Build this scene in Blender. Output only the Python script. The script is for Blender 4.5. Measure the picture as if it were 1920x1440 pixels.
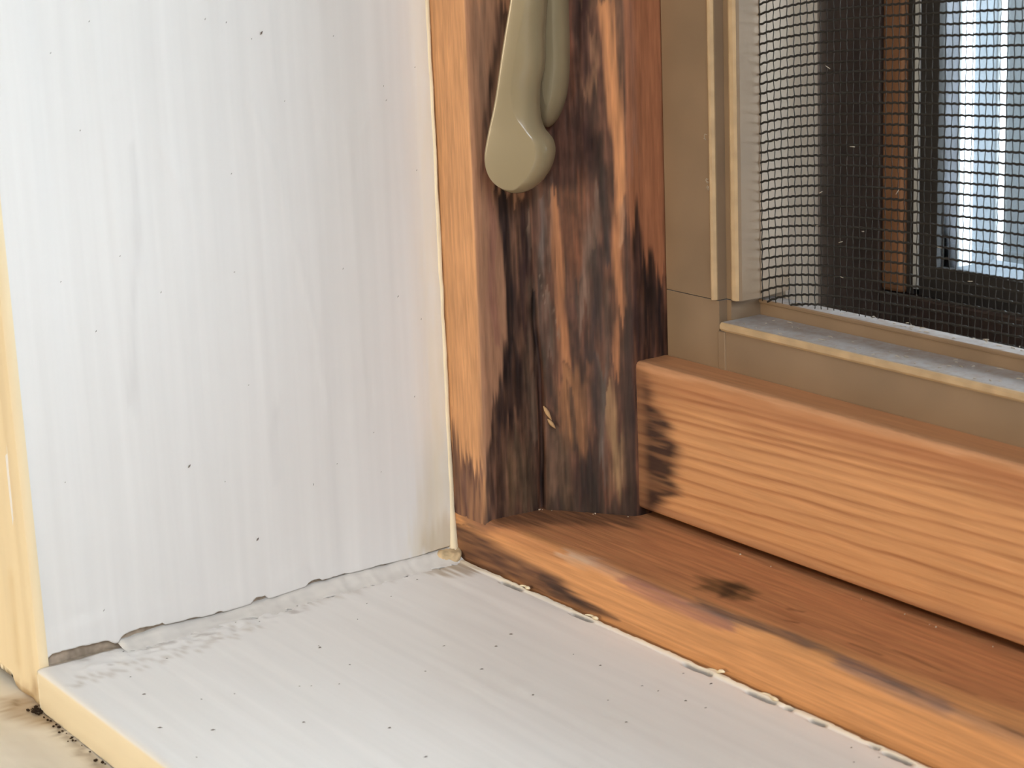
import bpy, bmesh, math, random
import numpy as np
from mathutils import Matrix, Vector

for o in list(bpy.data.objects):
    bpy.data.objects.remove(o, do_unlink=True)
SC = bpy.context.scene
COL = SC.collection
MM = 0.001            # everything below is written in millimetres
rng = np.random.default_rng(7)
random.seed(7)

# ------------------------------------------------------------------ camera
CAM_POS = (215.005, -139.211, 88.814)
RIGHT = Vector((0.5788748, 0.8144405, -0.0398815))
UP = Vector((-0.1790011, 0.1746395, 0.9682250))
FWD = Vector((-0.7955266, 0.5533423, -0.2468802))
cam = bpy.data.cameras.new('camera')
cam.sensor_width = 36.0
cam.lens = 3760.035 / 1920.0 * 36.0
cam.clip_start = 0.005
cam.clip_end = 60.0
cam.dof.use_dof = True
cam.dof.focus_distance = 0.262
cam.dof.aperture_fstop = 90.0
cam_ob = bpy.data.objects.new('camera', cam)
COL.objects.link(cam_ob)
mw = Matrix((RIGHT, UP, -FWD)).transposed().to_4x4()
mw.translation = Vector(CAM_POS) * MM
cam_ob.matrix_world = mw
SC.camera = cam_ob

# ------------------------------------------------------------------ light
SKY = (0.83, 0.91, 1.0)
SKY_STRENGTH = 20.0
world = bpy.data.worlds.new('sky')
SC.world = world
world.use_nodes = True
bgn = world.node_tree.nodes['Background']
bgn.inputs[0].default_value = (*SKY, 1)
bgn.inputs[1].default_value = SKY_STRENGTH


def area(name, loc, target, sx, sy, power, color, portal=False):
    l = bpy.data.lights.new(name, 'AREA')
    l.shape = 'RECTANGLE'
    l.size = sx
    l.size_y = sy
    l.energy = power
    l.color = color
    if portal:
        l.cycles.is_portal = True
    o = bpy.data.objects.new(name, l)
    COL.objects.link(o)
    o.location = loc
    o.rotation_euler = (Vector(target) - Vector(loc)).to_track_quat('-Z', 'Y').to_euler()
    return o


WIN_W, WIN_H = 1000.0, 1250.0
area('window_portal', (0.52, 0.10, 0.64), (0.52, -1.0, 0.64), 1.1, 1.4, 1.0, (1, 1, 1), True)
area('side_fill', (1.86, -0.75, 1.10), (0.0, -0.1, 0.0), 1.2, 0.95, 36.0, (0.815, 0.895, 1.0))  # added cool fill to brighten jamb and sill; no side window is built
area('room_lamp', (0.10, -2.3, 0.16), (0.0, 0.0, 0.05), 0.5, 0.5, 19.0, (1.0, 0.78, 0.50))

vs = SC.view_settings
vs.view_transform = 'Standard'
vs.look = 'None'
vs.gamma = 1.0
vs.use_curve_mapping = False
vs.exposure = 0.15
SC.cycles.use_denoising = True
SC.cycles.max_bounces = 4
SC.cycles.diffuse_bounces = 3
SC.cycles.glossy_bounces = 2
SC.cycles.transparent_max_bounces = 8
SC.cycles.use_adaptive_sampling = True
SC.cycles.use_light_tree = False
SC.cycles.adaptive_threshold = 0.08
SC.cycles.adaptive_min_samples = 16
SC.cycles.sample_clamp_indirect = 4.0

# ------------------------------------------------------------------ stain and shade maps, in millimetres on each surface
#   (patch or line, colour, strength, softness, line width, outline)
STILE_MARKS = [
    ('p', (150, 112, 88), 0.9, 0.6, 0, [(8.72, 73.92), (10.56, 73.8), (13.53, 73.61), (13.45, 46.95), (12.27, 29.73), (9.84, 19.44), (8.33, 12.49), (6.66, 12.25), (8.4, 40.71)]),
    ('p', (96, 62, 50), 0.95, 1.0, 0, [(14.65, 73.54), (27.31, 73.25), (28.66, 60.23), (29.34, 46.89), (28.39, -2.8), (14.4, -3.48), (15.67, 53.52)]),
    ('l', (136, 104, 84), 0.7, 0.5, 1.1, [(10.19, 73.82), (10.18, 66.02), (10.31, 58.08)]),
    ('l', (62, 44, 40), 0.8, 0.5, 1.0, [(13.46, 73.61), (12.01, 65.22), (10.49, 58.73), (9.72, 52.11)]),  # dark line along the lever: stain with the contact shadow painted in
    ('l', (128, 84, 74), 0.7, 0.6, 1.2, [(9.59, 54.14), (10.37, 50.02), (10.65, 44.54), (10.02, 36.35), (10.37, 30.71)]),
    ('p', (62, 44, 40), 0.97, 0.35, 0, [(10.97, 49.82), (11.52, 45.12), (11.75, 40.28), (11.87, 36.1), (11.9, 31.9), (11.54, 29.13), (10.95, 26.39), (10.54, 24.33), (9.58, 20.63), (8.58, 17.79), (8.01, 14.0), (5.86, -1.23), (15.43, -2.19), (16.11, 25.59), (16.24, 39.71), (16.03, 49.26)]),
    ('l', (28, 20, 24), 0.97, 0.45, 1.3, [(11.87, 49.45), (12.28, 45.03), (12.52, 40.18), (12.71, 35.98), (12.68, 31.78), (12.4, 29.0)]),
    ('p', (28, 20, 24), 0.85, 0.6, 0, [(11.5, 29.84), (13.28, 29.58), (14.46, 25.85), (13.78, 19.5), (11.4, 19.18), (10.29, 20.8), (10.95, 26.39)]),
    ('l', (58, 38, 38), 0.8, 0.5, 0.8, [(14.66, 48.18), (15.19, 42.62), (14.34, 35.76), (14.71, 31.49)]),
    ('l', (100, 82, 70), 0.6, 0.4, 0.5, [(15.91, 46.67), (15.92, 43.22), (15.52, 41.19)]),
    ('l', (98, 80, 64), 0.6, 0.5, 1.1, [(15.56, 38.4), (15.94, 32.73), (14.91, 27.21), (15.2, 22.87)]),
    ('p', (98, 80, 62), 0.8, 1.0, 0, [(11.69, 16.97), (15.27, 17.08), (15.34, 7.16), (11.04, 7.98)]),
    ('l', (110, 84, 60), 0.6, 0.6, 1.0, [(11.62, 15.53), (11.69, 11.88), (11.72, 8.95)]),
    ('l', (70, 54, 44), 0.7, 0.6, 1.2, [(14.46, 25.85), (14.76, 20.06), (14.86, 14.96)]),
    ('l', (20, 16, 18), 0.95, 0.3, 0.55, [(16.06, 35.53), (16.14, 29.87), (16.37, 24.12), (16.44, 18.35), (16.52, 12.51), (16.68, 6.99)]),
    ('l', (88, 74, 72), 0.7, 0.5, 1.0, [(17.69, 48.7), (17.69, 43.2), (17.11, 35.52), (17.18, 29.87), (17.31, 25.6)]),
    ('l', (112, 92, 82), 0.6, 0.4, 0.6, [(19.03, 50.09), (19.07, 45.3), (18.48, 41.14)]),
    ('l', (172, 116, 78), 0.85, 0.4, 1.1, [(19.46, 48.05), (19.69, 42.56), (19.83, 38.41), (19.68, 34.21), (19.97, 30.0), (20.13, 26.46)]),
    ('p', (112, 68, 46), 0.8, 0.8, 0, [(20.28, 50.79), (23.69, 50.84), (23.09, 41.28), (22.0, 38.48), (20.53, 41.89)]),
    ('l', (84, 56, 50), 0.7, 0.6, 1.4, [(21.03, 35.66), (21.4, 31.47), (22.03, 28.68)]),
    ('l', (112, 92, 82), 0.85, 0.5, 1.5, [(25.04, 48.83), (24.12, 41.99), (23.1, 37.13), (22.84, 33.63)]),
    ('l', (56, 46, 50), 0.9, 0.4, 1.0, [(26.09, 50.88), (26.29, 43.42), (26.29, 38.62)]),
    ('l', (52, 42, 46), 0.85, 0.5, 1.2, [(24.85, 42.7), (24.78, 35.8), (24.07, 31.58), (23.34, 26.62)]),
    ('l', (76, 64, 58), 0.8, 0.5, 0.9, [(26.06, 35.84), (25.68, 30.25), (25.92, 26.04)]),
    ('l', (60, 40, 38), 0.8, 0.6, 1.5, [(21.71, 30.07), (21.93, 25.84), (21.37, 24.38)]),
    ('l', (172, 116, 78), 0.85, 0.5, 1.2, [(28.31, 50.24), (27.68, 42.78), (27.88, 37.29), (28.14, 33.84), (27.46, 29.63), (27.23, 26.81)]),
    ('l', (196, 150, 118), 0.6, 0.4, 0.6, [(28.57, 49.57), (28.76, 46.2), (28.43, 44.16)]),
    ('p', (132, 92, 62), 0.85, 1.2, 0, [(18.95, 24.26), (20.28, 26.46), (22.66, 25.87), (23.25, 21.63), (22.7, 15.84), (21.57, 15.04), (19.74, 15.29)]),
    ('l', (150, 104, 70), 0.7, 0.5, 0.8, [(19.93, 25.02), (20.27, 20.02), (20.52, 16.42)]),
    ('p', (92, 76, 62), 0.7, 1.0, 0, [(17.24, 19.85), (19.48, 18.53), (20.32, 14.96), (20.58, 7.66), (17.06, 7.02)]),
    ('l', (62, 48, 42), 0.8, 0.5, 1.3, [(17.56, 26.33), (18.16, 22.78), (18.47, 21.0)]),
    ('p', (42, 28, 31), 0.95, 1.0, 0, [(21.65, 15.05), (24.18, 16.3), (24.76, 11.62), (25.47, -1.57), (21.0, -1.97), (20.93, 11.36)]),
    ('l', (92, 84, 80), 0.85, 0.5, 1.1, [(25.1, 27.41), (25.07, 21.73), (24.77, 16.69), (24.95, 13.09)]),
    ('l', (56, 48, 52), 0.8, 0.5, 1.0, [(24.06, 26.65), (24.05, 21.67), (24.21, 17.38)]),
    ('l', (158, 126, 92), 0.85, 0.4, 0.9, [(26.0, 23.92), (26.33, 20.37), (26.69, 15.38), (26.95, 11.78)]),
    ('p', (122, 98, 72), 0.75, 0.7, 0, [(26.54, 17.52), (28.27, 17.63), (28.08, 10.41), (26.31, 9.55), (25.88, 12.43)]),
    ('l', (58, 36, 32), 0.85, 0.6, 1.6, [(28.41, 33.16), (28.36, 26.16), (28.04, 19.76)]),
    ('p', (58, 46, 42), 0.8, 1.0, 0, [(16.51, 8.46), (28.34, 9.34), (28.39, -2.8), (16.02, -3.82)]),
    ('l', (128, 110, 98), 0.8, 0.2, 0.22, [(18.65, 33.82), (19.05, 32.78), (19.31, 31.94)]),
    ('l', (132, 116, 104), 0.8, 0.2, 0.2, [(17.23, 36.92), (18.13, 35.55)]),
    ('l', (110, 96, 86), 0.7, 0.3, 0.5, [(17.98, 35.55), (18.26, 31.34), (17.96, 27.06)]),
    ('l', (104, 92, 88), 0.8, 0.3, 0.6, [(17.64, 49.38), (17.92, 45.28), (17.41, 39.72)]),
    ('l', (150, 126, 104), 0.7, 0.2, 0.25, [(15.7, 45.32), (15.84, 43.23)]),
    ('l', (116, 96, 80), 0.7, 0.4, 0.8, [(15.67, 26.38), (15.46, 21.39), (15.49, 18.49)]),
    ('l', (60, 48, 46), 0.85, 0.4, 0.7, [(22.43, 38.49), (22.14, 34.3), (22.48, 31.51)]),
    ('l', (50, 38, 38), 0.85, 0.4, 0.8, [(20.74, 22.92), (21.18, 18.63), (21.35, 15.03)]),
    ('l', (44, 32, 34), 0.85, 0.5, 1.0, [(23.34, 12.98), (23.81, 9.37), (23.89, 7.17)]),
    ('l', (66, 38, 36), 0.8, 0.7, 1.6, [(23.87, 73.31), (24.29, 69.41), (24.74, 66.14)]),
    ('l', (66, 40, 38), 0.8, 0.8, 1.8, [(25.12, 64.83), (24.69, 60.22), (24.01, 56.22), (25.26, 51.54)]),
    ('l', (146, 108, 82), 0.75, 0.5, 0.9, [(24.99, 69.4), (25.56, 65.48), (24.2, 62.2)]),
    ('l', (136, 84, 60), 0.6, 0.6, 1.0, [(21.88, 72.04), (22.11, 66.82), (22.21, 61.54)]),
    ('l', (60, 40, 38), 0.8, 0.6, 0.9, [(25.53, 55.57), (26.09, 50.88), (26.25, 46.83)]),
    ('l', (196, 136, 92), 0.95, 0.5, 1.5, [(26.62, 73.26), (27.29, 68.08), (27.82, 62.2), (28.2, 56.25), (28.57, 49.57)]),
    ('p', (152, 98, 68), 1, 0.3, 0, [(29.29, 75.78), (37.01, 75.31), (35.7, 25.09), (29.15, 26.2), (29.38, 53.6)]),
    ('l', (140, 104, 88), 0.6, 0.7, 0.9, [(30.18, 73.16), (30.27, 65.39), (30.39, 53.49)]),
    ('p', (62, 44, 40), 0.97, 0.8, 0, [(28.48, 35.93), (29.16, 45.53), (30.03, 47.49), (30.99, 45.33), (31.9, 41.1), (33.6, 39.48), (34.79, 37.92), (35.34, 25.16), (35.12, -4.11), (27.43, -2.89), (27.88, 19.04)]),
    ('l', (28, 20, 24), 0.9, 0.7, 1.4, [(31.39, 41.18), (32.26, 35.52), (31.73, 29.32)]),
    ('l', (28, 20, 24), 0.9, 0.6, 1.0, [(33.92, 38.05), (34.11, 32.44), (33.8, 27.56)]),
    ('l', (60, 44, 48), 0.7, 0.5, 0.7, [(30.59, 43.34), (30.01, 35.87), (30.18, 30.28)]),
    ('p', (92, 62, 54), 0.97, 0.9, 0, [(-0.78, 16.49), (0.91, 18.3), (2.65, 15.01), (4.37, 14.65), (7.39, 13.86), (6.7, -3.24), (-2.71, -5.86)]),
    ('l', (84, 58, 50), 0.8, 0.5, 0.8, [(4.18, 15.34), (5.07, 14.08), (6.1, 11.39)]),
    ('l', (120, 88, 76), 0.6, 0.6, 1.0, [(3.17, 12.19), (3.32, 7.8)]),
    ('l', (86, 60, 50), 0.8, 0.4, 0.5, [(0.77, 19.74), (0.91, 15.37), (1.05, 10.97)]),
]
SILL_RAIL_MARKS = [
    ('p', (178, 118, 80), 1, 1.0, 0, [(6.08, 4.78), (16.23, 8.41), (47.4, 8.6), (92.11, 11.8), (104.25, 12.67), (87.3, 34.16), (7.55, 32.91), (-1.51, 12.33)]),
    ('p', (172, 112, 72), 0.7, 1.2, 0, [(6.79, 6.06), (11.81, 7.36), (26.45, 7.5), (23.74, 5.71), (13.41, 5.53)]),
    ('p', (74, 48, 40), 0.97, 0.6, 0, [(0.44, 5.24), (1.8, 4.75), (10.56, 4.15), (18.53, 3.55), (23.59, 3.07), (28.04, 1.91), (34.37, 1.08), (28.81, 0.1), (20.82, -0.04), (13.02, -0.03), (4.67, -0.5), (-0.64, 0.06)]),
    ('p', (44, 30, 28), 0.8, 0.7, 0, [(20.19, 2.64), (23.58, 2.85), (28.04, 1.91), (34.06, 1.06), (28.83, 0.45), (20.88, 0.83)]),
    ('p', (112, 82, 66), 0.8, 0.8, 0, [(1.45, 6.61), (6.78, 7.06), (10.52, 6.98), (7.34, 5.09), (2.94, 4.74)]),
    ('p', (72, 50, 40), 0.8, 1.6, 0, [(6.78, 7.06), (7.27, 16.68), (17.48, 24.44), (22.65, 20.27), (14.54, 11.34), (9.88, 6.46)]),
    ('l', (206, 172, 146), 0.97, 0.8, 2.0, [(25.02, 7.09), (27.84, 7.27), (29.73, 7.63)]),
    ('l', (190, 146, 120), 0.95, 0.8, 1.6, [(29.73, 7.63), (33.08, 7.32), (36.93, 7.13)]),
    ('l', (152, 104, 92), 0.95, 0.8, 2.4, [(37.09, 6.87), (43.54, 6.45), (50.21, 6.57), (54.79, 6.61)]),
    ('l', (112, 90, 80), 0.95, 0.7, 1.8, [(49.47, 7.8), (55.97, 7.55), (61.89, 8.67), (66.92, 8.51)]),
    ('l', (122, 98, 82), 0.85, 0.6, 1.3, [(65.99, 8.61), (70.04, 8.64), (73.62, 8.25)]),
    ('l', (132, 104, 94), 0.95, 0.8, 2.6, [(72.94, 8.14), (77.39, 7.56), (81.19, 7.28), (86.56, 7.35)]),
    ('l', (104, 88, 80), 0.7, 0.7, 0.9, [(78.79, 7.68), (81.65, 7.81), (82.94, 7.22)]),
    ('l', (146, 112, 94), 0.6, 0.9, 2.0, [(86.56, 7.35), (91.48, 7.14), (97.32, 7.31)]),
    ('l', (90, 66, 56), 0.6, 0.5, 0.6, [(93.98, 8.12), (97.41, 7.97)]),
]
KNOT_MARKS = [
    ('p', (96, 68, 42), 0.95, 0.8, 0, [(42.0, 13.37), (44.44, 14.43), (47.34, 16.04), (51.23, 15.03), (52.44, 12.71), (51.03, 11.12), (48.44, 11.36), (45.25, 10.44), (44.71, 12.54)]),
    ('p', (52, 34, 24), 0.95, 0.6, 0, [(46.5, 13.46), (46.99, 15.1), (48.89, 15.07), (49.98, 12.04), (49.62, 10.57)]),
    ('l', (104, 60, 36), 0.8, 0.25, 0.35, [(57.11, 14.39), (58.91, 14.91)]),
    ('l', (104, 60, 36), 0.85, 0.25, 0.35, [(59.75, 11.61), (60.97, 12.0)]),
    ('l', (104, 62, 38), 0.85, 0.25, 0.35, [(69.39, 12.04), (71.69, 12.13), (73.74, 12.2)]),
    ('l', (116, 70, 44), 0.7, 0.25, 0.3, [(67.89, 14.33), (71.95, 14.27)]),
    ('l', (112, 68, 44), 0.75, 0.25, 0.35, [(73.93, 14.24), (77.25, 13.98), (80.85, 13.72)]),
    ('l', (112, 68, 44), 0.7, 0.25, 0.3, [(82.78, 11.65), (85.13, 11.84), (87.26, 11.83)]),
    ('l', (112, 68, 44), 0.6, 0.25, 0.3, [(89.69, 13.01), (90.9, 13.2)]),
    ('l', (118, 74, 48), 0.6, 0.3, 0.4, [(54.18, 12.36), (57.63, 12.45), (64.29, 12.62)]),
]
JAMB_MARKS = [
    ('p', (236, 222, 198), 0.6, 2.6, 0, [(-2.41, 77.84), (8.04, 77.22), (3.81, -2.2), (-4.72, -0.17)]),  # yellowed paint strip by the wood, with warm shade painted in
    ('p', (196, 176, 146), 0.8, 1.2, 0, [(-4.46, 4.26), (-0.2, 7.05), (0.44, 0.12), (-6.34, 0.97)]),
    ('p', (226, 214, 190), 0.6, 1.8, 0, [(-5.02, 8.84), (-0.26, 32.63), (-1.69, 0.62), (-7.98, 1.72)]),
    ('l', (202, 200, 198), 0.35, 0.8, 0.7, [(-41.79, 58.31), (-42.44, 47.09), (-43.68, 39.62), (-44.84, 28.77)]),
    ('l', (206, 204, 204), 0.3, 0.8, 0.6, [(-25.34, 25.78), (-26.16, 21.11), (-26.09, 16.22)]),
]
SILL_MARKS = [
    ('p', (168, 144, 112), 0.85, 1.2, 0, [(-1.88, -4.35), (-1.7, 0.71), (5.77, 0.38), (6.83, -2.47), (3.06, -6.7)]),
    ('l', (190, 178, 162), 0.7, 0.8, 0.8, [(7.86, -58.31), (6.87, -53.88), (6.48, -46.84), (6.11, -40.29), (5.25, -33.25)]),
    ('l', (176, 160, 140), 0.5, 1.4, 1.2, [(1.37, -25.03), (0.97, -13.65), (0.34, -6.62)]),
    ('l', (214, 198, 170), 0.55, 1.2, 1.0, [(7.15, -0.57), (34.35, -0.1), (58.22, 0.02), (85.75, -0.34)]),
]
STOOL_MARKS = [
    ('p', (170, 136, 92), 0.8, 1.6, 0, [(-6.4, -62.28), (-5.38, -58.62), (0.97, -58.56), (6.55, -60.25), (3.75, -62.37), (-1.75, -64.11)]),
    ('p', (60, 40, 22), 0.9, 0.5, 0, [(-2.48, -59.68), (-2.64, -58.4), (0.77, -59.28), (1.16, -60.24)]),
    ('l', (120, 92, 58), 0.8, 1.0, 1.0, [(0.88, -59.86), (6.12, -60.07), (13.09, -60.45), (19.98, -60.94)]),
    ('l', (130, 100, 64), 0.8, 0.4, 0.5, [(-2.98, -61.96), (-4.79, -60.9)]),
]
CASING_MARKS = [
    ('l', (216, 190, 140), 0.7, 0.9, 1.2, [(-5.95, 9.92), (-6.23, 5.1), (-6.54, -1.17)]),
    ('p', (176, 140, 92), 0.7, 1.0, 0, [(-13.98, -7.03), (-0.93, -2.49), (-0.17, -4.63), (-14.85, -10.18)]),
]


# ------------------------------------------------------------------ helpers
def lin(c):
    c = np.asarray(c, float) / 255.0
    return np.where(c <= 0.04045, c / 12.92, ((c + 0.055) / 1.055) ** 2.4)


def vnoise(x, y, seed=0):
    x = np.asarray(x, float); y = np.asarray(y, float)
    ix = np.floor(x); iy = np.floor(y)
    fx = x - ix; fy = y - iy
    fx = fx * fx * (3 - 2 * fx); fy = fy * fy * (3 - 2 * fy)

    def h(a, b):
        v = np.sin(a * 127.1 + b * 311.7 + seed * 74.7) * 43758.5453
        return v - np.floor(v)
    return (h(ix, iy) * (1 - fx) + h(ix + 1, iy) * fx) * (1 - fy) + (h(ix, iy + 1) * (1 - fx) + h(ix + 1, iy + 1) * fx) * fy


def fnoise(x, y, seed=0, octs=3):
    v = 0; a = 1; t = 0
    for k in range(octs):
        v = v + a * vnoise(x * 2 ** k, y * 2 ** k, seed + k * 13); t += a; a *= 0.5
    return v / t


def smooth(e0, e1, v):
    t = np.clip((v - e0) / (e1 - e0), 0, 1)
    return t * t * (3 - 2 * t)


def seg_dist(px, py, pts, closed):
    d = np.full(px.shape, 1e9)
    n = len(pts)
    for i in range(n if closed else n - 1):
        ax, ay = pts[i]; bx, by = pts[(i + 1) % n]
        vx, vy = bx - ax, by - ay
        t = np.clip(((px - ax) * vx + (py - ay) * vy) / (vx * vx + vy * vy + 1e-9), 0, 1)
        d = np.minimum(d, np.hypot(px - ax - t * vx, py - ay - t * vy))
    return d


def inside(px, py, pts):
    r = np.zeros(px.shape, bool)
    n = len(pts)
    for i in range(n):
        ax, ay = pts[i]; bx, by = pts[(i + 1) % n]
        c = ((ay > py) != (by > py))
        r ^= c & (px < (bx - ax) * (py - ay) / ((by - ay) if abs(by - ay) > 1e-9 else 1e-9) + ax)
    return r


def paint(col, U, V, marks, seed=0, across=1.0, along=5.0, vertical=True):
    """lay the stain and shade marks over col (N,3 linear); edges frayed along the grain (V when vertical else U)"""
    if vertical:
        a, g = U, V
    else:
        a, g = V, U
    wa = (fnoise(a * 1.1, g * 0.10, seed + 1) - 0.5) * across + (vnoise(a * 4.0, g * 0.22, seed + 5) - 0.5) * across * 0.5
    wg = (vnoise(a * 2.6, g * 0.04, seed + 9) - 0.5) * along + (vnoise(a * 5.5, g * 0.2, seed + 3) - 0.5) * along * 0.5
    if vertical:
        u, v = U + wa, V + wg
    else:
        u, v = U + wg, V + wa
    for kind, c, alpha, soft, width, pts in marks:
        d = seg_dist(u, v, pts, kind == 'p')
        if kind == 'p':
            sd = np.where(inside(u, v, pts), -d, d)
        else:
            sd = d - width / 2
        m = smooth(soft, -soft, sd) if soft > 0 else (sd < 0) * 1.0
        m = m * alpha * (0.82 + 0.36 * (vnoise(a * 3.1, g * 0.3, seed + 21) - 0.5) * 2 * 0.6)
        m = np.clip(m, 0, 1)[:, None]
        col = col * (1 - m) + lin(c)[None, :] * m
    return col


def link(o, parent=None):
    COL.objects.link(o)
    if parent is not None:
        o.parent = parent
    return o


def tag(o, label=None, category=None, group=None, kind=None):
    if label: o['label'] = label
    if category: o['category'] = category
    if group: o['group'] = group
    if kind: o['kind'] = kind
    return o


def mesh_obj(name, verts, faces, mat, parent=None, cols=None, smooth_shade=True):
    me = bpy.data.meshes.new(name)
    v = np.asarray(verts, float) * MM
    me.from_pydata(v.tolist(), [], [tuple(int(i) for i in f) for f in faces])
    if cols is not None:
        at = me.attributes.new('Col', 'FLOAT_COLOR', 'POINT')
        c4 = np.ones((len(v), 4), np.float32)
        c4[:, :3] = cols
        at.data.foreach_set('color', c4.ravel())
    if smooth_shade:
        me.polygons.foreach_set('use_smooth', [True] * len(me.polygons))
    me.materials.append(mat)
    me.update()
    return link(bpy.data.objects.new(name, me), parent)


def grid_faces(nu, nv, close_u=False):
    i, j = np.meshgrid(np.arange(nu if close_u else nu - 1), np.arange(nv - 1), indexing='ij')
    i2 = (i + 1) % nu
    a = i * nv + j; b = i2 * nv + j; c = i2 * nv + j + 1; d = i * nv + j + 1
    return np.stack([a, b, c, d], -1).reshape(-1, 4)


def fix_normals(o):
    bm = bmesh.new(); bm.from_mesh(o.data)
    bmesh.ops.recalc_face_normals(bm, faces=bm.faces)
    bm.to_mesh(o.data); bm.free()


def box(name, lo, hi, mat, parent=None, bev=0.15, seg=2):
    bm = bmesh.new()
    bmesh.ops.create_cube(bm, size=1)
    lo = np.array(lo, float); hi = np.array(hi, float)
    for v in bm.verts:
        v.co = Vector(((lo + hi) / 2 + np.array(v.co) * (hi - lo)) * MM)
    if bev:
        bmesh.ops.bevel(bm, geom=list(bm.edges), offset=bev * MM, segments=seg, affect='EDGES', profile=0.5)
    me = bpy.data.meshes.new(name); bm.to_mesh(me); bm.free()
    me.materials.append(mat)
    me.polygons.foreach_set('use_smooth', [False] * len(me.polygons))
    return link(bpy.data.objects.new(name, me), parent)


def empty(name, loc):
    o = bpy.data.objects.new(name, None)
    o.empty_display_size = 0.01
    link(o)
    return o


def resample(pts, step, blur=0.0):
    pts = np.asarray(pts, float)
    seg = np.hypot(*np.diff(pts, axis=0).T)
    s = np.concatenate([[0], np.cumsum(seg)])
    n = int(round(s[-1] / step)) + 1
    t = np.linspace(0, s[-1], n)
    xy = np.stack([np.interp(t, s, pts[:, k]) for k in (0, 1)], -1)
    if blur > 0:
        w = max(1, int(round(blur / (s[-1] / (n - 1)))))
        pad = np.concatenate([np.repeat(xy[:1], w, 0), xy, np.repeat(xy[-1:], w, 0)])
        for k in range(w):           # extend straight past the ends so that the ends stay put
            pad[w - 1 - k] = xy[0] - (xy[1] - xy[0]) * (k + 1)
            pad[len(pad) - w + k] = xy[-1] + (xy[-1] - xy[-2]) * (k + 1)
        ker = np.ones(2 * w + 1) / (2 * w + 1)
        xy = np.stack([np.convolve(pad[:, k], ker, 'valid') for k in (0, 1)], -1)
    nrm = np.gradient(xy, axis=0)
    nrm /= np.linalg.norm(nrm, axis=1)[:, None] + 1e-9
    nrm = np.stack([nrm[:, 1], -nrm[:, 0]], -1)
    return t, xy, nrm


def tube(path, r, sides=6):
    """vertices and faces of a round bar along a path (N,3); r may vary"""
    P = np.asarray(path, float)
    r = np.broadcast_to(np.asarray(r, float), (len(P),))
    T = np.gradient(P, axis=0); T /= np.linalg.norm(T, axis=1)[:, None] + 1e-12
    ref = np.array([0, 0, 1.0]) if abs(T[0, 2]) < 0.8 else np.array([1.0, 0, 0])
    A = np.cross(T, ref); A /= np.linalg.norm(A, axis=1)[:, None] + 1e-12
    B = np.cross(T, A)
    an = np.arange(sides) / sides * 2 * np.pi
    V = P[:, None, :] + r[:, None, None] * (np.cos(an)[None, :, None] * A[:, None, :] + np.sin(an)[None, :, None] * B[:, None, :])
    F = []
    n = len(P)
    for i in range(n - 1):
        for k in range(sides):
            k2 = (k + 1) % sides
            F.append((i * sides + k, i * sides + k2, (i + 1) * sides + k2, (i + 1) * sides + k))
    F.append(tuple(range(sides))[::-1]); F.append(tuple((n - 1) * sides + k for k in range(sides)))
    return V.reshape(-1, 3), F


class MB:
    def __init__(self): self.v = []; self.f = []; self.n = 0
    def add(self, V, F):
        self.v.append(np.asarray(V, float)); self.f += [tuple(int(i) + self.n for i in f) for f in F]; self.n += len(V)
    def build(self, name, mat, parent=None, smooth_shade=True):
        return mesh_obj(name, np.concatenate(self.v), self.f, mat, parent, None, smooth_shade)


# ------------------------------------------------------------------ materials
def new_mat(name):
    m = bpy.data.materials.new(name); m.use_nodes = True
    nt = m.node_tree
    return m, nt, nt.nodes['Principled BSDF']


def node(nt, kind, **kw):
    n = nt.nodes.new(kind)
    for k, v in kw.items(): setattr(n, k, v)
    return n


def coords(nt, scale):
    tc = node(nt, 'ShaderNodeTexCoord'); mp = node(nt, 'ShaderNodeMapping')
    nt.links.new(tc.outputs['Object'], mp.inputs['Vector'])
    mp.inputs['Scale'].default_value = scale
    return mp.outputs['Vector']


def noise_node(nt, scale, detail=4.0, rough=0.6):
    n = node(nt, 'ShaderNodeTexNoise')
    nt.links.new(coords(nt, scale), n.inputs['Vector'])
    n.inputs['Scale'].default_value = 1.0
    n.inputs['Detail'].default_value = detail
    n.inputs['Roughness'].default_value = rough
    return n.outputs['Fac']


def ramp(nt, fac, stops):
    r = node(nt, 'ShaderNodeValToRGB')
    nt.links.new(fac, r.inputs['Fac'])
    els = r.color_ramp.elements
    els[0].position, els[0].color = stops[0][0], (*stops[0][1], 1)
    els[1].position, els[1].color = stops[-1][0], (*stops[-1][1], 1)
    for p, c in stops[1:-1]:
        e = els.new(p); e.color = (*c, 1)
    return r.outputs['Color']


def mix(nt, mode, fac, a, b):
    m = node(nt, 'ShaderNodeMix', data_type='RGBA', blend_type=mode)
    if isinstance(fac, (int, float)): m.inputs['Factor'].default_value = fac
    else: nt.links.new(fac, m.inputs['Factor'])
    for sock, val in ((m.inputs[6], a), (m.inputs[7], b)):
        if isinstance(val, tuple): sock.default_value = (*val, 1)
        else: nt.links.new(val, sock)
    return m.outputs[2]


def bump(nt, bsdf, height, strength, dist):
    b = node(nt, 'ShaderNodeBump')
    b.inputs['Strength'].default_value = strength
    b.inputs['Distance'].default_value = dist * MM
    nt.links.new(height, b.inputs['Height'])
    nt.links.new(b.outputs['Normal'], bsdf.inputs['Normal'])


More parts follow.
